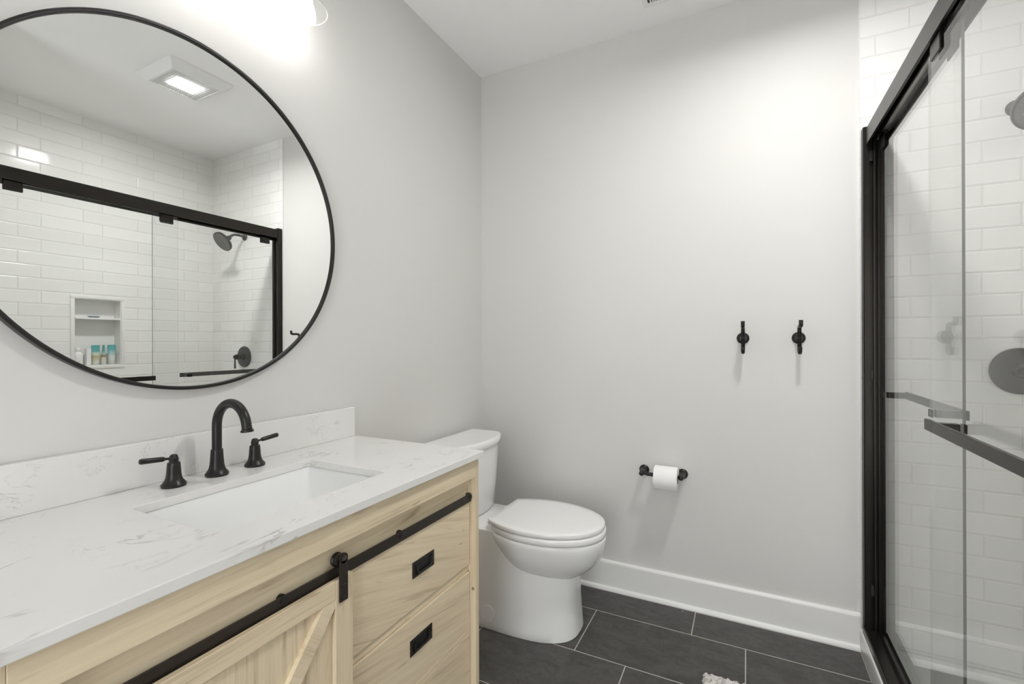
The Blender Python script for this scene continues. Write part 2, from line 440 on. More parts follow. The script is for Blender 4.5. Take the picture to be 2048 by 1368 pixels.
def pane(name, label, xc, y0, y1, hang, bar_x, bar0, bar1, posts, inward):
    t = thing(name, (xc, (y0 + y1) / 2, 0.12), label, 'shower door')
    bm = B(); th = 0.003
    fs = box(bm, xc - th, xc + th, y0, y1, 0.118, HZ0 - 0.004)
    fs[4 if not inward else 2].material_index = 1 if inward else 2          # the polished end turned to the room shows grey
    obj('glass_panel', bm, ['glass', 'edge', 'edge_clear'], t)
    for h0 in hang:
        bm = B()
        box(bm, xc - 0.0075, xc - 0.0032, h0, h0 + 0.066, 1.9425, 2.012, 0.001)
        box(bm, xc + 0.0032, xc + 0.0075, h0, h0 + 0.066, 1.9425, 2.012, 0.001)
        box(bm, xc - 0.0075, xc + 0.0075, h0, h0 + 0.066, HZ0 - 0.0035, 2.012)
        obj('roller_hanger', bm, 'frame_alu', t)
    s = 1 if inward else -1
    tb = B(); box(tb, min(bar_x - 0.005, bar_x + 0.005), max(bar_x - 0.005, bar_x + 0.005), bar0, bar1, 1.0135, 1.0395, 0.0015)
    bar = obj('towel_bar', tb, 'frame_alu', t)
    for py in posts:
        bm = B(); a = xc + s * th; c = bar_x - s * 0.0052
        box(bm, min(a, c), max(a, c), py - 0.011, py + 0.011, 1.016, 1.037, 0.001)
        box(bm, min(xc - s * 0.0031, xc - s * 0.009), max(xc - s * 0.0031, xc - s * 0.009), py - 0.011, py + 0.011, 1.016, 1.037, 0.001)
        obj('bar_post', bm, 'frame_alu', bar)
    return t
pane('sliding_shower_door', 'near clear glass sliding door with the black towel bar on its room side', 1.772, 0.80, 1.583, (0.845, 1.488), 1.7255, 0.86, 1.442, (0.91, 1.395), False)
pane('sliding_shower_door', 'far clear glass sliding door by the end wall, black bar on its shower side', 1.7995, 1.4618, 2.2415, (1.505, 2.135), 1.862, 1.640, 2.165, (1.662, 2.154), True)

# ================================================================== SHOWER FITTINGS
sh = thing('overhead_shower', (2.195, D - 0.002, 2.05), 'round black shower head on an angled arm, high on the end wall', 'shower head')
bm = B(); lathe(bm, (2.195, D - 0.0025, 2.05), (0, -1, 0), [(0, 0.028), (0.004, 0.028), (0.011, 0.024), (0.017, 0.012)], 36); obj('flange', bm, 'black', sh, 40)
bm = B()
pts = [(2.195, D - 0.0035, 2.05), (2.195, D - 0.05, 2.055), (2.195, D - 0.085, 2.052), (2.195, D - 0.108, 2.040), (2.195, D - 0.125, 2.020)]
tube(bm, pts, 0.0095, 18); obj('arm', bm, 'black', sh, 50)
hd = Vector((0.0, -0.79, -0.61)).normalized(); hp = Vector((2.195, D - 0.122, 2.024))
bm = B(); lathe(bm, hp, hd, [(-0.004, 0.006), (0.0, 0.016), (0.012, 0.018), (0.020, 0.014), (0.028, 0.016), (0.040, 0.028), (0.052, 0.062), (0.058, 0.0745), (0.066, 0.0765), (0.074, 0.0755), (0.0755, 0.072)], 48); hb = obj('spray_head', bm, 'black', sh, 35)
bm = B(); lathe(bm, hp + hd * 0.0757, hd, [(0, 0.069), (0.0015, 0.069)], 40)
x_, y_, _ = frame_of(hd)
for rr, n in ((0.015, 6), (0.032, 12), (0.049, 18), (0.062, 24)):
    for k in range(n):
        q = hp + hd * 0.0771 + (x_ * cos(2 * pi * k / n) + y_ * sin(2 * pi * k / n)) * rr
        lathe(bm, q, hd, [(0, 0.0032), (0.002, 0.0022)], 6)
MT['nozzle'] = simple('grey_nozzles', (0.13, 0.127, 0.12), 0.6)
obj('spray_face', bm, 'nozzle', hb)

sv = thing('shower_valve', (2.203, D - 0.002, 1.118), 'round black shower valve plate with a lever, low on the end wall', 'shower valve')
bm = B(); lathe(bm, (2.203, D - 0.0025, 1.118), (0, -1, 0), [(0, 0.080), (0.004, 0.082), (0.0085, 0.080), (0.0115, 0.074), (0.0125, 0.03)], 64); obj('escutcheon', bm, 'bronze', sv, 30)
bm = B(); lathe(bm, (2.203, D - 0.0155, 1.118), (0, -1, 0), [(0, 0.026), (0.016, 0.024), (0.020, 0.018), (0.040, 0.017), (0.044, 0.021), (0.058, 0.020), (0.062, 0.013), (0.072, 0.012), (0.075, 0.007)], 36); hub = obj('hub', bm, 'black', sv, 35)
bm = B(); tube(bm, [(2.203, D - 0.079, 1.132), (2.203, D - 0.079, 1.10), (2.203, D - 0.079, 1.07), (2.203, D - 0.079, 1.034), (2.203, D - 0.079, 1.030)], [0.0065, 0.005, 0.0062, 0.0078, 0.006], 16); obj('lever', bm, 'black', hub, 40)

# ---- niche in the long shower wall
nc = thing('shower_niche', (XS + 0.05, (NY0 + NY1) / 2, NZ0), 'white recessed niche with one shelf in the long tiled shower wall', 'niche')
e = 0.0012; ND = XS + 0.088
bm = B()
box(bm, XS + 0.0005, ND, NY0 + e, NY0 + 0.008, NZ0 + e, NZ1 - e); box(bm, XS + 0.0005, ND, NY1 - 0.008, NY1 - e, NZ0 + e, NZ1 - e)
box(bm, XS + 0.0005, ND, NY0 + 0.008, NY1 - 0.008, NZ0 + e, NZ0 + 0.008); box(bm, XS + 0.0005, ND, NY0 + 0.008, NY1 - 0.008, NZ1 - 0.008, NZ1 - e)
box(bm, ND, ND + 0.008, NY0 + e, NY1 - e, NZ0 + e, NZ1 - e)
obj('lining', bm, 'white_acrylic', nc)
bm = B(); w = 0.016; xa, xb = XS - 0.006, XS - 0.0005
box(bm, xa, xb, NY0 - w, NY1 + w, NZ1 - 0.004, NZ1 + w, 0.002); box(bm, xa, xb, NY0 - w, NY1 + w, NZ0 - w, NZ0 + 0.004, 0.002)
box(bm, xa, xb, NY0 - w, NY0 + 0.004, NZ0 + 0.004, NZ1 - 0.004, 0.002); box(bm, xa, xb, NY1 - 0.004, NY1 + w, NZ0 + 0.004, NZ1 - 0.004, 0.002)
obj('surround', bm, 'white_acrylic', nc, 40)
bm = B(); box(bm, XS - 0.004, ND, NY0 + 0.0085, NY1 - 0.0085, 1.387, 1.399, 0.0015); obj('shelf', bm, 'white_acrylic', nc)
zs = NZ0 + 0.0085
xn = XS + 0.042

# soap dish on the shelf
bm = B(); rings = []
for z, k in ((0.0, 0.55), (0.003, 0.8), (0.010, 1.0), (0.0115, 0.96), (0.005, 0.72), (0.0035, 0.4)):
    rings.append([(xn + 0.020 * k * cos(a), 1.518 + 0.034 * k * sin(a), 1.3995 + z) for a in [2 * pi * i / 32 for i in range(32)]])
loft(bm, rings); tag(obj('soap_dish', bm, 'dishblue', None, 40, (xn, 1.518, 1.3995)), 'small shallow blue-grey soap dish on the niche shelf', 'soap dish')

# bottles and tubes on the niche floor
bt = thing('lotion_bottle', (xn, 1.4315, zs), 'white square-shouldered bottle with a round cap at the left end of the niche', 'bottle')
bm = B(); rings = []
for z, hw, hy, r in ((0, 0.022, 0.0195, 0.006), (0.003, 0.024, 0.0215, 0.008), (0.072, 0.024, 0.0215, 0.008), (0.080, 0.022, 0.019, 0.010), (0.086, 0.014, 0.013, 0.010), (0.090, 0.011, 0.011, 0.010)):
    rings.append([(x, y, zs + z) for x, y in rrect(xn, 1.4315, hw, hy, r)])
loft(bm, rings); obj('body', bm, 'bottlewhite', bt, 40)
bm = B(); lathe(bm, (xn, 1.4315, zs + 0.0903), (0, 0, 1), [(0, 0.0105), (0.004, 0.0108), (0.005, 0.0128), (0.026, 0.0128), (0.029, 0.011)], 28); obj('cap', bm, 'bottlewhite', bt, 40)

bx = B(); box(bx, xn - 0.014, xn + 0.014, 1.4735, 1.4985, zs, zs + 0.110, 0.0015)
tag(obj('soap_carton', bx, 'bottlewhite', None, None, (xn, 1.486, zs)), 'plain white upright carton between the white bottle and the teal tubes', 'carton')

def squeeze_tube(label, yc, wtop, wcap, h, stops, turned=False):
    t = thing('squeeze_tube', (xn, yc, zs), label, 'tube', 'teal squeeze tubes in the shower niche')
    bm = B(); wc = wcap
    rings = [[(xn + wc * k * cos(a), yc + wc * k * sin(a), zs + z) for a in [2 * pi * i / 28 for i in range(28)]] for z, k in ((0, 0.92), (0.002, 1.0), (0.022, 1.0), (0.0235, 0.96))]
    loft(bm, rings); obj('cap', bm, MT['tealcap'], t, 40)
    bm = B(); rings = []
    for i in range(11):
        s = i / 10.0; z = 0.0238 + (h - 0.0238) * s
        flat = (1 - s) ** 0.8
        a_ = wc + (wtop - wc) * s; b_ = max(0.0012, wc * flat)
        ha, hb_ = (a_, b_) if not turned else (b_, a_)
        rings.append([(xn + hb_ * cos(a), yc + ha * sin(a), zs + z) for a in [2 * pi * k / 28 for k in range(28)]])
    loft(bm, rings); obj('tube_body', bm, tube_mat('tube_print', zs + 0.0238, zs + h, stops), t, 60)
teal = (0.04, 0.33, 0.34); teal2 = (0.10, 0.40, 0.40); mint = (0.42, 0.60, 0.56); cream = (0.66, 0.64, 0.50); olive = (0.42, 0.38, 0.22)
squeeze_tube('widest squeeze tube with a teal top and cream label, right beside the white carton', 1.5265, 0.0235, 0.0195, 0.134, [(0, cream), (0.30, olive), (0.40, cream), (0.52, mint), (0.60, teal2), (0.97, teal), (1.0, (0.7, 0.75, 0.72))])
squeeze_tube('narrow squeeze tube turned edge-on, standing in the middle of the three tubes', 1.5700, 0.0165, 0.0155, 0.134, [(0, cream), (0.20, cream), (0.30, (0.20, 0.17, 0.10)), (0.38, olive), (0.45, mint), (0.62, teal2), (1.0, teal)], True)
squeeze_tube('squeeze tube with teal top and pale frosted bottom, nearest the right side of the niche', 1.6155, 0.0235, 0.0185, 0.134, [(0, (0.66, 0.68, 0.66)), (0.3, (0.70, 0.72, 0.70)), (0.42, mint), (0.56, (0.30, 0.52, 0.56)), (0.70, teal2), (1.0, teal)])

# ================================================================== VANITY
VY0, VY1, VX, VZ = 0.200, 1.2955, 0.565, 0.8543
va = thing('vanity_cabinet', (0.28, 0.7475, 0), 'light oak bathroom vanity with a sliding barn door and campaign-style drawers', 'vanity')
bm = B(); box(bm, 0.003, VX, VY1 - 0.019, VY1, 0.0, VZ, 0.001); obj('side_panel', bm, 'oak_v2', va)
bm = B(); box(bm, 0.003, VX, VY0, VY0 + 0.019, 0.0, VZ, 0.001); obj('side_panel', bm, 'oak_v2', va)
bm = B(); box(bm, VX - 0.020, VX, VY0 + 0.0192, VY1 - 0.0192, 0.7945, VZ, 0.001); obj('top_rail', bm, 'oak_h', va)
bm = B(); box(bm, 0.516, 0.526, VY0 + 0.0192, VY1 - 0.0192, 0.10, 0.7120); obj('back_panel', bm, 'oak_h3', va)
bm = B(); box(bm, 0.516, 0.5370, VY0 + 0.0192, VY1 - 0.0192, 0.7124, VZ - 0.002); obj('rail_panel', bm, 'oak_h', va)
bm = B(); box(bm, 0.5262, 0.5372, 0.7705, VY1 - 0.0195, 0.4906, 0.5119); obj('drawer_divider', bm, 'oak_h', va)
bm = B(); box(bm, 0.5262, VX - 0.003, VY0 + 0.0195, VY1 - 0.0195, 0.045, 0.095, 0.001); obj('bottom_rail', bm, 'oak_h', va)

def pull(yc, zc, par):
    """recessed flush pull: plate with a pocket and a swinging bail"""
    bm = B(); x0 = 0.5436; hy, hz = 0.0475, 0.0215; iy, iz = 0.037, 0.0150
    # plate ring
    o_ = [(x0 + 0.002, yc + a, zc + b_) for a, b_ in ((-hy, -hz), (hy, -hz), (hy, hz), (-hy, hz))]
    i_ = [(x0 + 0.002, y, z) for y, z in rrect(yc, zc, iy, iz, 0.004, 3)]
    box(bm, x0, x0 + 0.002, yc - hy, yc + hy, zc - hz, zc - iz, 0.0005); box(bm, x0, x0 + 0.002, yc - hy, yc + hy, zc + iz, zc + hz, 0.0005)
    box(bm, x0, x0 + 0.002, yc - hy, yc - iy, zc - iz, zc + iz, 0.0005); box(bm, x0, x0 + 0.002, yc + iy, yc + hy, zc - iz, zc + iz, 0.0005)
    p = obj('pull_plate', bm, 'iron', par)
    bm = B(); box(bm, x0 + 0.0002, x0 + 0.0006, yc - iy, yc + iy, zc - iz, zc + iz); obj('pull_pocket', bm, 'deepblack', par)
    bm = B(); r = 0.010; a, t_, l = iy - 0.005, zc + 0.011, zc - 0.013
    pts = [(x0 + 0.0045, yc - a, t_)] + [(x0 + 0.0060, y, z) for y, z in arc((yc - a + r, l + r), r, pi, 1.5 * pi, 6, lambda y, z: (y, z))] + [(x0 + 0.0060, y, z) for y, z in arc((yc + a - r, l + r), r, 1.5 * pi, 2 * pi, 6, lambda y, z: (y, z))] + [(x0 + 0.0045, yc + a, t_)]
    tube(bm, pts, 0.0030, 10); obj('pull_bail', bm, 'black', par, 60)

def drawer(z0, z1, mat, pz, py, plank):
    bm = B(); y0, y1 = 0.7725, VY1 - 0.0205
    if plank:
        box(bm, 0.5262, 0.5434, y0, y1, z0, plank - 0.0125, 0.0012); box(bm, 0.5262, 0.5434, y0, y1, plank - 0.0115, plank + 0.0035, 0.0012); box(bm, 0.5262, 0.5434, y0, y1, plank + 0.0045, z1, 0.0012)
        box(bm, 0.5262, 0.5420, y0 + 0.001, y1 - 0.001, z0 + 0.001, z1 - 0.001)
    else:
        box(bm, 0.5262, 0.5434, y0, y1, z0, z1, 0.0012)
    d_ = obj('drawer', bm, mat, va)
    pull(py, pz, d_)
drawer(0.5125, 0.7115, 'oak_h2', 0.6155, 1.0335, None)
drawer(0.100, 0.4885, 'oak_h3', 0.4125, 1.0235, 0.3035)

# barn door: frame boards, plank panel and brace
dr = None
DY0, DY1, DZ0, DZ1 = 0.2205, 0.7565, 0.105, 0.7215
bm = B(); box(bm, 0.5480, 0.5535, DY0 + 0.01, DY1 - 0.01, DZ0 + 0.01, DZ1 - 0.01); dr = obj('barn_door', bm, 'oak_v', va)
bm = B(); sw = 0.048
box(bm, 0.5536, VX, DY1 - sw, DY1, DZ0, DZ1, 0.0012); obj('door_stile', bm, 'oak_v2', dr)
bm = B(); box(bm, 0.5536, VX, DY0, DY0 + sw, DZ0, DZ1, 0.0012); obj('door_stile', bm, 'oak_v2', dr)
bm = B(); box(bm, 0.5536, VX, DY0 + sw + 0.0002, DY1 - sw - 0.0002, DZ1 - 0.040, DZ1, 0.0012); obj('door_rail', bm, 'oak_h', dr)
bm = B(); box(bm, 0.5536, VX, DY0 + sw + 0.0002, DY1 - sw - 0.0002, DZ0, DZ0 + 0.055, 0.0012); obj('door_rail', bm, 'oak_h', dr)
def brace(pa, pb, w, name):
    a = Vector((0, *pa)); c = Vector((0, *pb)); d_ = (c - a).normalized(); n_ = Vector((0, -d_.z, d_.y)) * w / 2
    bm = B(); extrude_poly(bm, [(0.5536, (a + s * n_).y, (a + s * n_).z) if k else (0.5536, (c + s * n_).y, (c + s * n_).z) for k, s in ((1, -1), (1, 1), (0, 1), (0, -1))], (0.0105, 0, 0)); obj(name, bm, 'oak_b', dr)
# diagonal from the top right corner down to the left
brace((DY1 - sw + 0.010, DZ1 - 0.0170), (DY0 + sw + 0.02, DZ0 + 0.065), 0.032, 'door_brace')
hs = B(); box(hs, VX + 0.0002, VX + 0.0042, 0.7165, 0.7385, 0.672, 0.758, 0.0006)
lathe(hs, (VX + 0.0002, 0.7275, 0.7635), (1, 0, 0), [(0, 0.011), (0.004, 0.011)], 28)
strap = obj('hanger_strap', hs, 'iron', dr, 30)
for z in (0.679, 0.7055):
    bm = B(); lathe(bm, (VX + 0.0044, 0.7275, z), (1, 0, 0), [(0, 0.0052), (0.0012, 0.0052), (0.0026, 0.0036)], 18); obj('strap_bolt', bm, 'black', dr, 30)
bm = B(); lathe(bm, (VX + 0.0044, 0.7275, 0.7635), (1, 0, 0), [(0, 0.0055), (0.003, 0.0052), (0.0034, 0.0032), (0.0022, 0.003)], 20); obj('strap_bolt', bm, 'screw', dr, 30)
bm = B(); lathe(bm, (0.5445, 0.7275, 0.7560), (1, 0, 0), [(0, 0.0150), (0.004, 0.0155), (0.007, 0.0138), (0.010, 0.0138), (0.013, 0.0155), (0.0195, 0.0155)], 36); obj('roller', bm, 'black', dr, 30)
bm = B(); lathe(bm, (0.5445, 0.247, 0.7560), (1, 0, 0), [(0, 0.0150), (0.004, 0.0155), (0.007, 0.0138), (0.013, 0.0155), (0.0195, 0.0155)], 36); obj('roller', bm, 'black', dr, 30)

# flat bar the door hangs on
bm = B(); box(bm, 0.5445, 0.5495, VY0 + 0.022, VY1 - 0.0205, 0.7150, 0.7400, 0.0008); rail = obj('sliding_rail', bm, 'iron', va)
for y in (0.262, 0.5975, 0.9375, 1.268):
    bm = B(); lathe(bm, (0.5497, y, 0.7305), (1, 0, 0), [(0, 0.0078), (0.0016, 0.0078), (0.0024, 0.0066), (0.0024, 0.0034), (0.0014, 0.003)], 24); obj('rail_bolt', bm, 'black', rail, 30)
    bm = B(); cyl(bm, (0.5372, y, 0.7340), (0.5443, y, 0.7340), 0.0085, 20); obj('rail_spacer', bm, 'black', rail, 30)
bm = B(); lathe(bm, (0.5545, VY1 - 0.0196, 0.4345), (0, -1, 0), [(0, 0.0052), (0.0008, 0.0052), (0.0012, 0.0042)], 16)
MT['cover'] = simple('tan_screw_cover', (0.30, 0.22, 0.14), 0.5); obj('screw_cover', bm, 'cover', va)

# ---- quartz top with sink cut-out and backsplash
ct = thing('countertop', (0.29, 0.7475, 0.8548), 'white quartz vanity top with grey veins and a rectangular sink cut-out', 'countertop')
CX0, CX1, CY0, CY1, CZ0, CZ1 = 0.002, 0.580, 0.1900, 1.3045, 0.8548, 0.8744
SX0, SX1, SY0, SY1 = 0.168, 0.466, 0.517, 0.972
scx, scy, shx, shy = (SX0 + SX1) / 2, (SY0 + SY1) / 2, (SX1 - SX0) / 2, (SY1 - SY0) / 2
bm = B(); n = 6; inn = rrect(scx, scy, shx, shy, 0.013, n); corners = [(CX1, CY1), (CX0, CY1), (CX0, CY0), (CX1, CY0)]
vi = {z: [bm.verts.new((x, y, z)) for x, y in inn] for z in (CZ0, CZ1)}
vo = {z: [bm.verts.new((x, y, z)) for x, y in corners] for z in (CZ0, CZ1)}
for z in (CZ0, CZ1):
    for q in range(4):
        a = q * (n + 1)
        for k in range(n): bm.faces.new((vo[z][q], vi[z][a + k], vi[z][a + k + 1]))
        nx = ((q + 1) % 4) * (n + 1)
        bm.faces.new((vo[z][q], vi[z][a + n], vi[z][nx], vo[z][(q + 1) % 4]))
N = len(inn)
for i in range(N): bm.faces.new((vi[CZ0][i], vi[CZ0][(i + 1) % N], vi[CZ1][(i + 1) % N], vi[CZ1][i]))
for i in range(4): bm.faces.new((vo[CZ0][i], vo[CZ1][i], vo[CZ1][(i + 1) % 4], vo[CZ0][(i + 1) % 4]))
bmesh.ops.recalc_face_normals(bm, faces=bm.faces[:])
es = [e_ for e_ in bm.edges if len(e_.link_faces) == 2 and e_.calc_face_angle() > 1.2]
bmesh.ops.bevel(bm, geom=es, offset=0.0018, segments=2, affect='EDGES', profile=0.5)
obj('slab', bm, 'quartz', ct)
bm = B(); box(bm, 0.002, 0.020, CY0, CY1 - 0.004, CZ1 + 0.0002, 0.982, 0.0015); obj('backsplash', bm, 'quartz', ct)

# ---- undermount basin
sk = thing('sink', (scx, scy, 0.70), 'white rectangular undermount porcelain sink set in the quartz top', 'sink')
bm = B(); rings = []
def rr_(hx, hy, r, z, cx=scx, cy=scy): return [(x, y, z) for x, y in rrect(cx, cy, hx, hy, r, 8)]
rings.append(rr_(shx + 0.016, shy + 0.016, 0.03, 0.8542)); rings.append(rr_(shx + 0.004, shy + 0.004, 0.026, 0.8542))
rings.append(rr_(shx + 0.001, shy + 0.000, 0.026, 0.848)); rings.append(rr_(shx - 0.008, shy - 0.020, 0.034, 0.800))
rings.append(rr_(shx - 0.018, shy - 0.044, 0.040, 0.755)); rings.append(rr_(shx - 0.030, shy - 0.064, 0.050, 0.737))
rings.append(rr_(shx - 0.055, shy - 0.095, 0.050, 0.729)); rings.append(rr_(0.03, 0.03, 0.028, 0.724))
# outer skin
rings = rings[::-1] + [rr_(shx + 0.016, shy + 0.016, 0.03, 0.845), rr_(shx + 0.010, shy + 0.004, 0.03, 0.80), rr_(shx - 0.005, shy - 0.03, 0.04, 0.74), rr_(shx - 0.05, shy - 0.09, 0.05, 0.712), rr_(0.03, 0.03, 0.028, 0.708)]
loft(bm, rings); obj('basin', bm, 'porcelain', sk, 60)
bm = B(); lathe(bm, (scx, scy, 0.7245), (0, 0, 1), [(0, 0.026), (0.003, 0.026), (0.004, 0.022), (0.002, 0.018), (0.006, 0.016), (0.008, 0.006)], 28); obj('drain', bm, 'black', sk, 30)

# ---- widespread faucet
fa = thing('faucet', (0.0830, 0.750, CZ1), 'dark bronze widespread faucet with a gooseneck spout and two lever handles', 'faucet')
z0 = CZ1 + 0.0002; fx, fy = 0.0830, 0.750
bm = B(); lathe(bm, (fx, fy, z0), (0, 0, 1), [(0, 0.0272), (0.0062, 0.0278), (0.0075, 0.0270), (0.0078, 0.0258), (0.0105, 0.0242), (0.0155, 0.0208), (0.022, 0.0184), (0.031, 0.0168), (0.048, 0.0155), (0.0665, 0.0144), (0.069, 0.0138), (0.0693, 0.0118)], 44); sb = obj('spout_base', bm, 'bronze', fa, 35)
R_ = 0.0625; zt = 1.006
pts = [(fx, fy, z0 + 0.066), (fx, fy, 0.96), (fx, fy, 0.985), (fx, fy, zt)]
pts += arc((fx + R_, zt), R_, pi, 0.13, 26, lambda x, z: (x, fy, z))[1:]
px, _, pz_ = pts[-1]; ex = Vector((0.13, 0, -0.991)) * 1.0
end = Vector((px, fy, pz_)) + Vector((0.0020, 0, -0.0080))
pts += [tuple(end)]
rs = [0.0118] * (len(pts) - 1) + [0.0124]
bm = B(); tube(bm, pts, rs, 24); sp_ = obj('spout', bm, 'bronze', fa, 50)
bm = B(); lathe(bm, end + Vector((-0.0002, 0, -0.0002)), (0.10, 0, -0.99), [(0, 0.0132), (0.002, 0.0152), (0.006, 0.0152), (0.007, 0.0135)], 28); obj('aerator', bm, 'bronze', sp_, 30)
for hy_, s, nm in ((0.6457, -1, 'hot'), (0.8568, 1, 'cold')):
    bm = B(); lathe(bm, (fx, hy_, z0), (0, 0, 1), [(0, 0.0262), (0.0058, 0.0268), (0.0070, 0.0260), (0.0073, 0.0248), (0.0100, 0.0232), (0.0148, 0.0197), (0.021, 0.0172), (0.030, 0.0156), (0.046, 0.0145), (0.0560, 0.0137), (0.0580, 0.0128), (0.0583, 0.0100), (0.0610, 0.0096), (0.0625, 0.0102), (0.0690, 0.0102), (0.0702, 0.0092), (0.0735, 0.0088), (0.0770, 0.0062), (0.0782, 0.002)], 40)
    hh = obj('handle', bm, 'bronze', fa, 35)
    bm = B(); zz = z0 + 0.0680; a_ = hy_ + s * 0.0095
    tube(bm, [(fx, a_, zz + 0.001), (fx, a_ + s * 0.0105, zz + 0.0022), (fx, a_ + s * 0.0115, zz + 0.0023), (fx, a_ + s * 0.0145, zz + 0.0026), (fx, a_ + s * 0.0600, zz + 0.0070), (fx, a_ + s * 0.0625, zz + 0.0072)], [0.0030, 0.0030, 0.0050, 0.0060, 0.0067, 0.0054], 18); obj('lever', bm, 'bronze', hh, 40)

# ================================================================== MIRROR
RO, RI = 0.4684, 0.4592; mc = Vector((0.0, 0.732, 1.5705))
mi_ = thing('round_mirror', (0.004, mc.y, mc.z), 'large round mirror with a thin black metal frame above the sink', 'mirror', rotz=-0.0045)
bm = B(); seg = 192; rings = []
for x, r in ((0.003, RO - 0.0008), (0.003, RO), (0.0248, RO), (0.0256, RO - 0.0010), (0.0256, RI + 0.0010), (0.0248, RI), (0.0185, RI)):
    rings.append([(x, mc.y + r * cos(2 * pi * i / seg), mc.z + r * sin(2 * pi * i / seg)) for i in range(seg)])
loft(bm, rings, False); obj('mirror_rim', bm, 'black', mi_, 40)
bm = B(); lathe(bm, (0.004, mc.y, mc.z), (1, 0, 0), [(0, RI - 0.0003), (0.0150, RI - 0.0003)], seg); obj('mirror_glass', bm, 'mirror', mi_, 30)

# ================================================================== VANITY LIGHT
LY, LX, UP = 0.735, 0.112, 0.0425
vl = thing('vanity_light', (0.0, LY, 2.40), 'black wall light above the mirror with clear glass shades and lit bulbs', 'wall light')
bm = B(); box(bm, 0.001, 0.024, LY - 0.30, LY + 0.30, 2.345 + UP, 2.405 + UP, 0.004); obj('back_plate', bm, 'black', vl)
for k, yy in enumerate((LY - 0.260, LY, LY + 0.260)):
    bm = B(); pts = [(0.020, yy, 2.375 + UP), (LX - 0.06, yy, 2.380 + UP), (LX - 0.035, yy, 2.385 + UP)] + arc((LX - 0.035, 2.355 + UP), 0.035, pi / 2, 0.0, 8, lambda x, z: (x, yy, z - 0.005))[1:] + [(LX, yy, 2.333 + UP)]
    tube(bm, pts, 0.008, 14); ar = obj('arm', bm, 'black', vl, 50)
    bm = B(); lathe(bm, (LX, yy, 2.335 + UP), (0, 0, -1), [(0, 0.018), (0.004, 0.022), (0.036, 0.022), (0.038, 0.017)], 32); so = obj('socket', bm, 'black', vl, 35)
    bm = B(); outer = [(0.0, 0.030), (0.020, 0.034), (0.050, 0.044), (0.080, 0.059), (0.103, 0.071), (0.111, 0.0745)]
    lathe(bm, (LX, yy, 2.329 + UP), (0, 0, -1), outer, 56, False)
    obj('glass_shade', bm, 'shade', vl, 60)
    bm = B(); ringp = [(LX + 0.0750 * cos(a), yy + 0.0750 * sin(a), 2.2176 + UP) for a in [2 * pi * i / 56 for i in range(57)]]
    tube(bm, ringp[:-1] + [ringp[0]], 0.0013, 6, False); obj('shade_lip', bm, 'plastic', vl, 60)
    bm = B(); lathe(bm, (LX, yy, 2.2965 + UP), (0, 0, -1), [(0, 0.013), (0.010, 0.015), (0.022, 0.021), (0.036, 0.0275), (0.052, 0.0315), (0.068, 0.0345), (0.086, 0.0345), (0.100, 0.0295), (0.110, 0.0205), (0.1155, 0.010), (0.117, 0.001)], 40); obj('bulb', bm, 'bulb', vl, 60)

# ================================================================== CEILING FAN LIGHT AND AIR REGISTER
FX, FY = 1.546, 1.511
fn = thing('ceiling_fan_light', (FX, FY, ZC), 'white square bathroom exhaust fan with a lit louvered lens on the ceiling', 'fan light')
bm = B(); zc0 = ZC - 0.0005; hx, hy = 0.174, 0.165; gx, gy = 0.118, 0.122; zg = ZC - 0.042
rings = [[(FX + a * sx, FY + b_ * sy, z) for sx, sy in ((1, 1), (-1, 1), (-1, -1), (1, -1))] for a, b_, z in ((hx, hy, zc0), (hx, hy, zc0 - 0.006), (hx - 0.004, hy - 0.004, zc0 - 0.009), (gx + 0.010, gy + 0.010, zg + 0.002), (gx + 0.006, gy + 0.006, zg), (gx, gy, zg), (gx, gy, zg + 0.016))]
loft(bm, rings, False); obj('grille_housing', bm, 'plastic', fn)
bm = B(); box(bm, FX - gx + 0.0005, FX + gx - 0.0005, FY - gy + 0.0005, FY + gy - 0.0005, zg + 0.0045, zg + 0.0085); obj('lens_tray', bm, 'tray', fn)
bm = B(); rings = [[(FX + x, FY + y, z) for x, y in rrect(0, 0, 0.062, 0.074, 0.02, 5)] for z in (zg + 0.0044, zg + 0.0026)]
vr = loft(bm, rings)
bm.faces.ensure_lookup_table()
for f in bm.faces: f.material_index = 1 if len(f.verts) > 4 and f.calc_center_median().z < zg + 0.0031 else 0
obj('lamp_lens', bm, ['plastic', 'lens'], fn)
n = 22
for k in range(n):
    y = FY - gy + (k + 0.5) * 2 * gy / n
    bm = B(); box(bm, FX - gx + 0.0005, FX + gx - 0.0005, y - 0.0023, y + 0.0023, zg + 0.0004, zg + 0.0014); obj('louver', bm, 'plastic', fn)

RX0, RX1, RY0, RY1 = 0.9345, 1.245, 1.975, 2.1335
rg = thing('air_register', ((RX0 + RX1) / 2, (RY0 + RY1) / 2, ZC), 'white slotted air register on the ceiling near the back wall', 'air vent')
bm = B(); zt = ZC - 0.0005; zb = ZC - 0.007; w = 0.022
box(bm, RX0, RX1, RY0, RY0 + w, zb, zt, 0.002); box(bm, RX0, RX1, RY1 - w, RY1, zb, zt, 0.002)
box(bm, RX0, RX0 + w, RY0 + w, RY1 - w, zb, zt, 0.002); box(bm, RX1 - w, RX1, RY0 + w, RY1 - w, zb, zt, 0.002)
obj('register_frame', bm, 'plastic', rg)
bm = B(); box(bm, RX0 + w, RX1 - w, RY0 + w, RY1 - w, zt - 0.0012, zt - 0.0004); obj('duct_opening', bm, 'duct', rg)  # flat dark sheet standing in for the shade behind the slats
k = 0; x = RX0 + w + 0.008
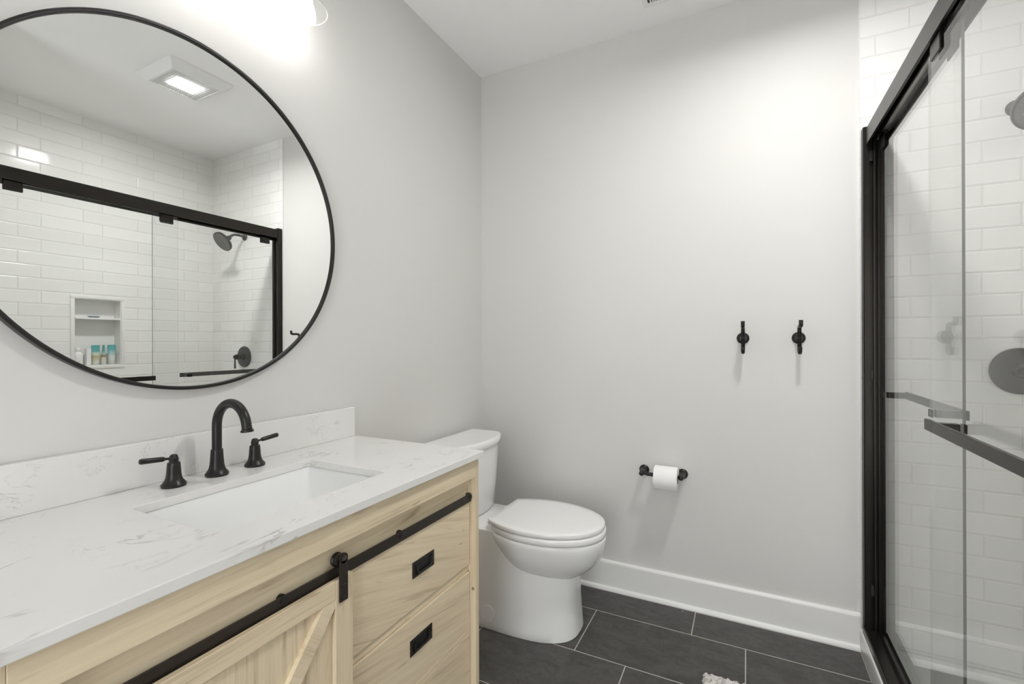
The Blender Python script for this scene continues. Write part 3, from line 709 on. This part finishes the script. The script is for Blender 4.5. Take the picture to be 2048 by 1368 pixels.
while x < RX1 - w - 0.003:
    bm = B(); extrude_poly(bm, [(x, RY0 + w, zb + 0.0005), (x + 0.0012, RY0 + w, zb + 0.0005), (x + 0.006, RY0 + w, zt - 0.0014), (x + 0.0048, RY0 + w, zt - 0.0014)], (0, RY1 - RY0 - 2 * w, 0)); obj('slat', bm, 'plastic', rg); x += 0.0105

# ================================================================== TOILET
TY = 1.887
to = thing('toilet', (0.40, TY, 0), 'white two-piece skirted toilet with closed lid beside the vanity', 'toilet')
def egg(x0, x1, hw, z, n=56, xw=None, back=2.6, front=2.0, pw=2.05):
    """elongated outline from x0 (flat back) to x1 (round tip); xw = station of greatest width"""
    xw = x0 + (x1 - x0) * 0.42 if xw is None else xw
    P = []
    for i in range(n):
        t = 2 * pi * i / n; c, s = cos(t), sin(t)
        if c >= 0: ax, e_ = x1 - xw, front
        else: ax, e_ = xw - x0, back
        rr = (abs(c) ** e_ + abs(s) ** e_) ** (-1.0 / e_)
        P.append((xw + ax * rr * c, TY + hw * rr * s, z))
    return P
# skirted pedestal with the deck under the tank
bm = B(); rings = []
for z, xf, hw, xb, fe in ((0.0, 0.706, 0.160, 0.06, 3.0), (0.004, 0.7095, 0.1625, 0.058, 3.0), (0.03, 0.7075, 0.1605, 0.058, 3.0), (0.10, 0.703, 0.1555, 0.056, 2.95), (0.18, 0.699, 0.1515, 0.052, 2.9), (0.25, 0.695, 0.1495, 0.048, 2.9), (0.31, 0.66, 0.149, 0.044, 2.8), (0.36, 0.58, 0.150, 0.040, 2.8), (0.405, 0.50, 0.153, 0.036, 3.0), (0.416, 0.49, 0.152, 0.036, 3.0), (0.4205, 0.47, 0.146, 0.040, 3.0)):
    rings.append(egg(xb, xf, hw, z, 72, 0.36, 6.0, fe))
loft(bm, rings); obj('pedestal', bm, 'porcelain', to, 40)
# bowl bulging out over the pedestal
bm = B(); rings = []
for z, x0_, x1_, hw in ((0.228, 0.50, 0.660, 0.055), (0.234, 0.47, 0.690, 0.085), (0.246, 0.44, 0.712, 0.110), (0.262, 0.42, 0.736, 0.132), (0.284, 0.40, 0.764, 0.1535), (0.32, 0.37, 0.794, 0.1775), (0.36, 0.335, 0.810, 0.192), (0.385, 0.312, 0.815, 0.197), (0.395, 0.305, 0.8165, 0.1985), (0.407, 0.305, 0.8165, 0.1985), (0.412, 0.307, 0.8150, 0.1970), (0.4140, 0.315, 0.810, 0.192)):
    rings.append(egg(x0_, x1_, hw, z, 72, 0.53 if z > 0.25 else 0.56, 2.3, 2.05))
loft(bm, rings); obj('bowl', bm, 'porcelain', to, 60)
# seat and lid
def seat_line(x0_, x1_, hw, hb, z, r=0.014):
    """toilet-seat outline: straight back edge of half width hb, widest at xw, round tip"""
    xw = x0_ + (x1_ - x0_) * 0.40; H = []
    for k in range(7):                                   # back corner
        a = radians(180 - 90 * k / 6); H.append((x0_ + r + r * cos(a), hb - r + r * sin(a)))
    for k in range(1, 11):
        t = k / 10; H.append((x0_ + r + (xw - x0_ - r) * t, hb + (hw - hb) * (1 - (1 - t) ** 2.1)))
    for k in range(1, 23):
        a = radians(90 - 90 * k / 23); e_ = 2.08; c, q = cos(a), sin(a); m_ = (c ** e_ + q ** e_) ** (-1 / e_); H.append((xw + (x1_ - xw) * m_ * c, hw * m_ * q))
    return [(x, TY + y, z) for x, y in H] + [(x1_, TY, z)] + [(x, TY - y, z) for x, y in H[::-1]]
def plate(x0_, x1_, hw, hb, z0_, z1_, name, dome=0.0):
    bm = B(); r = 0.0038
    rs = [seat_line(x0_ + a, x1_ - a, hw - a, hb - a, z) for a, z in ((r, z0_), (0.0015, z0_ + 0.0015), (0.0, z0_ + r), (0.0, z1_ - r), (0.0015, z1_ - 0.0018), (r, z1_), (0.03, z1_ + dome * 0.5), (0.09, z1_ + dome))]
    loft(bm, rs); return obj(name, bm, 'seatplastic', to, 50)
plate(0.355, 0.8165, 0.1985, 0.148, 0.4170, 0.4420, 'seat')
plate(0.341, 0.8115, 0.1985, 0.150, 0.4455, 0.4655, 'lid', 0.0015)
for s in (-1, 1):
    bm = B(); box(bm, 0.312, 0.353, TY + s * 0.075 - 0.020, TY + s * 0.075 + 0.020, 0.4210, 0.447, 0.006, 3); obj('hinge', bm, 'seatplastic', to, 50)
# tank: bowed front, tapering downwards
def bow(x0_, xe, xc, hw, z, r=0.014, n=30):
    """outline: straight back at x0, straight ends, front curving from xe (ends) to xc (middle)"""
    P = [(x0_, TY + hw, z), (x0_, TY - hw, z)]
    for i in range(n + 1):
        t = -1 + 2 * i / n
        x = xe + (xc - xe) * (1 - abs(t) ** 2.3)
        k = max(0.0, abs(t) - (1 - r / hw)) / (r / hw)
        P.append((x - r * (1 - math.sqrt(max(0, 1 - k * k))), TY + t * hw, z))
    return P
bm = B(); loft(bm, [bow(0.036, 0.170, 0.236, 0.206, 0.4225), bow(0.032, 0.178, 0.243, 0.211, 0.431), bow(0.032, 0.186, 0.250, 0.219, 0.56), bow(0.032, 0.193, 0.256, 0.225, 0.70), bow(0.032, 0.194, 0.257, 0.226, 0.7285)]); obj('tank', bm, 'porcelain', to, 40)
bm = B(); loft(bm, [bow(0.030, 0.197, 0.262, 0.230, 0.7290), bow(0.028, 0.203, 0.268, 0.235, 0.7345), bow(0.028, 0.205, 0.270, 0.237, 0.7480), bow(0.029, 0.203, 0.268, 0.235, 0.7610), bow(0.032, 0.199, 0.264, 0.231, 0.7660), bow(0.038, 0.191, 0.256, 0.224, 0.7672), bow(0.050, 0.179, 0.244, 0.212, 0.7664)]); obj('tank_lid', bm, 'porcelain', to, 45)
bm = B()
lathe(bm, (0.347, TY - 0.1565, 0.064), (0, -1, 0.08), [(0, 0.0365), (0.0045, 0.0365), (0.0065, 0.0345), (0.0070, 0.02)], 40); obj('bolt_cover', bm, 'seatplastic', to, 30)

# ================================================================== WALL HOOKS AND TISSUE HOLDER
def hook(x, label):
    t = thing('robe_hook', (x, D, 1.240), label, 'hook')
    bm = B(); lathe(bm, (x, D - 0.0002, 1.240), (0, -1, 0), [(0, 0.0250), (0.004, 0.0250), (0.007, 0.0225), (0.010, 0.0170), (0.016, 0.0135), (0.024, 0.0125)], 40); obj('rosette', bm, 'black', t, 35)
    ys = D - 0.036; r = 0.0076; yp = D - 0.101
    top = [(x, ys, 1.205), (x, ys, 1.24), (x, ys, 1.270)] + arc((ys - 0.012, 1.275), 0.012, 0.0, pi / 2, 8, lambda y, z: (x, y, z)) + arc((yp + 0.012, 1.298), 0.011, -pi / 2, -pi, 8, lambda y, z: (x, y, z)) + [(x, yp + 0.001, 1.311)]
    bot = [(x, ys, 1.215), (x, ys, 1.196)] + arc((ys - 0.0145, 1.1935), 0.0145, 0.0, -pi, 12, lambda y, z: (x, y, z)) + [(x, ys - 0.029, 1.203)]
    bm = B(); tube(bm, top, r, 16); tube(bm, bot, r, 16); tube(bm, [(x, ys, 1.2), (x, ys, 1.28)], r, 16); obj('prongs', bm, 'black', t, 50)
    bm = B(); lathe(bm, (x, ys - 0.0070, 1.240), (0, -1, 0), [(0, 0.0065), (0.003, 0.006), (0.005, 0.003)], 18); obj('knob', bm, 'black', t, 35)
hook(1.327, 'left of the two black double hooks on the back wall, farther from the shower')
hook(1.5355, 'right of the two black double hooks on the back wall, closer to the shower')

BZ = 0.611; BY = D - 0.066
hp_ = thing('tissue_holder', (0.988, D, BZ), 'black wall-mounted holder with two round posts carrying the white paper roll', 'paper holder')
for x, s in ((0.9012, 1), (1.0753, -1)):
    bm = B(); lathe(bm, (x, D - 0.0002, 0.6135), (0, -1, 0), [(0, 0.0232), (0.004, 0.0232), (0.008, 0.0195), (0.013, 0.0150), (0.030, 0.0115), (0.052, 0.0105)], 36)
    lathe(bm, (x, D - 0.050, 0.6135 - 0.001), (0, -1, -0.04), [(0, 0.0105), (0.004, 0.0118), (0.022, 0.0118), (0.027, 0.0085), (0.029, 0.003)], 28)
    obj('post', bm, 'black', hp_, 40)
bm = B(); cyl(bm, (0.9135, BY, BZ), (0.925, BY, BZ), 0.0062, 18); cyl(bm, (1.052, BY, BZ), (1.063, BY, BZ), 0.0062, 18); cyl(bm, (0.923, BY, BZ), (1.054, BY, BZ), 0.0088, 20, 0.001); obj('roller_bar', bm, 'black', hp_, 40)
RR = 0.0545; rc = (BY, BZ - 0.0095)
tr = thing('toilet_paper_roll', (1.012, rc[0], rc[1]), 'white toilet paper roll hanging on the black holder', 'toilet paper')
bm = B(); seg = 64
def ringx(x, r): return [(x, rc[0] + r * cos(2 * pi * i / seg), rc[1] + r * sin(2 * pi * i / seg)) for i in range(seg)]
xa, xb = 0.9615, 1.0618
loft(bm, [ringx(xa, 0.0205), ringx(xa, RR - 0.002), ringx(xa + 0.0015, RR), ringx(xb - 0.0015, RR), ringx(xb, RR - 0.002), ringx(xb, 0.0205)], False)
bmesh.ops.recalc_face_normals(bm, faces=bm.faces[:]); obj('paper', bm, 'paper', tr, 40)
bm = B(); loft(bm, [ringx(xa + 0.0005, 0.0200), ringx(xb - 0.0005, 0.0200), ringx(xb - 0.0005, 0.0190), ringx(xa + 0.0005, 0.0190), ringx(xa + 0.0005, 0.0200)], False); obj('cardboard_core', bm, 'card', tr, 40)
# loose sheet lying over the front of the roll
bm = B(); sheet = []
for k in range(15):
    a = radians(115 + 6.0 * k); sheet.append((rc[0] + (RR + 0.0009) * cos(a), rc[1] + (RR + 0.0009) * sin(a)))
loft(bm, [[(xa + 0.0003, y, z) for y, z in sheet] + [(xa + 0.0003, y + 0.0004 * cos(0), z) for y, z in sheet[::-1]], [(xb - 0.0003, y, z) for y, z in sheet] + [(xb - 0.0003, y + 0.0004, z) for y, z in sheet[::-1]]]); obj('loose_sheet', bm, 'paper', tr, 60)

# ================================================================== BATH MAT AND A CRUMB
MX0, MX1, MY0, MY1 = 1.196, 1.66, 0.95, 1.846
bm = B(); st = 0.0045; nx = int((MX1 - MX0) / st); ny = int((MY1 - MY0) / st)
grid = {}
rnd = random.Random(3)
for i in range(nx + 1):
    for j in range(ny + 1):
        ed = min(i, j, nx - i, ny - j)
        z = 0.016 * min(1.0, (ed / 3.0)) ** 0.6 + rnd.uniform(-0.0035, 0.0035) + 0.003 * sin(i * 1.1) * (1 if ed > 0 else 0)
        jit = 0.0017 if ed else 0.0028
        grid[i, j] = bm.verts.new((MX0 + i * st + rnd.uniform(-jit, jit), MY0 + j * st + rnd.uniform(-jit, jit), max(0.001, z) if ed else 0.0006))
for i in range(nx):
    for j in range(ny): bm.faces.new((grid[i, j], grid[i + 1, j], grid[i + 1, j + 1], grid[i, j + 1]))
tag(obj('bath_mat', bm, 'mat', None, 80, (1.43, 1.40, 0.0)), 'fluffy off-white loop-pile bath mat on the dark tile floor', 'bath mat')
bm = B(); bmesh.ops.create_icosphere(bm, subdivisions=2, radius=0.0024, matrix=Matrix.Translation((1.0777, 2.2333, 0.0016)) @ Matrix.Diagonal((1.2, 0.8, 0.6, 1)))
tag(obj('crumb', bm, 'plastic', None, 60, (1.0777, 2.2333, 0.0)), 'tiny white crumb on the dark floor tile near the back baseboard', 'crumb')
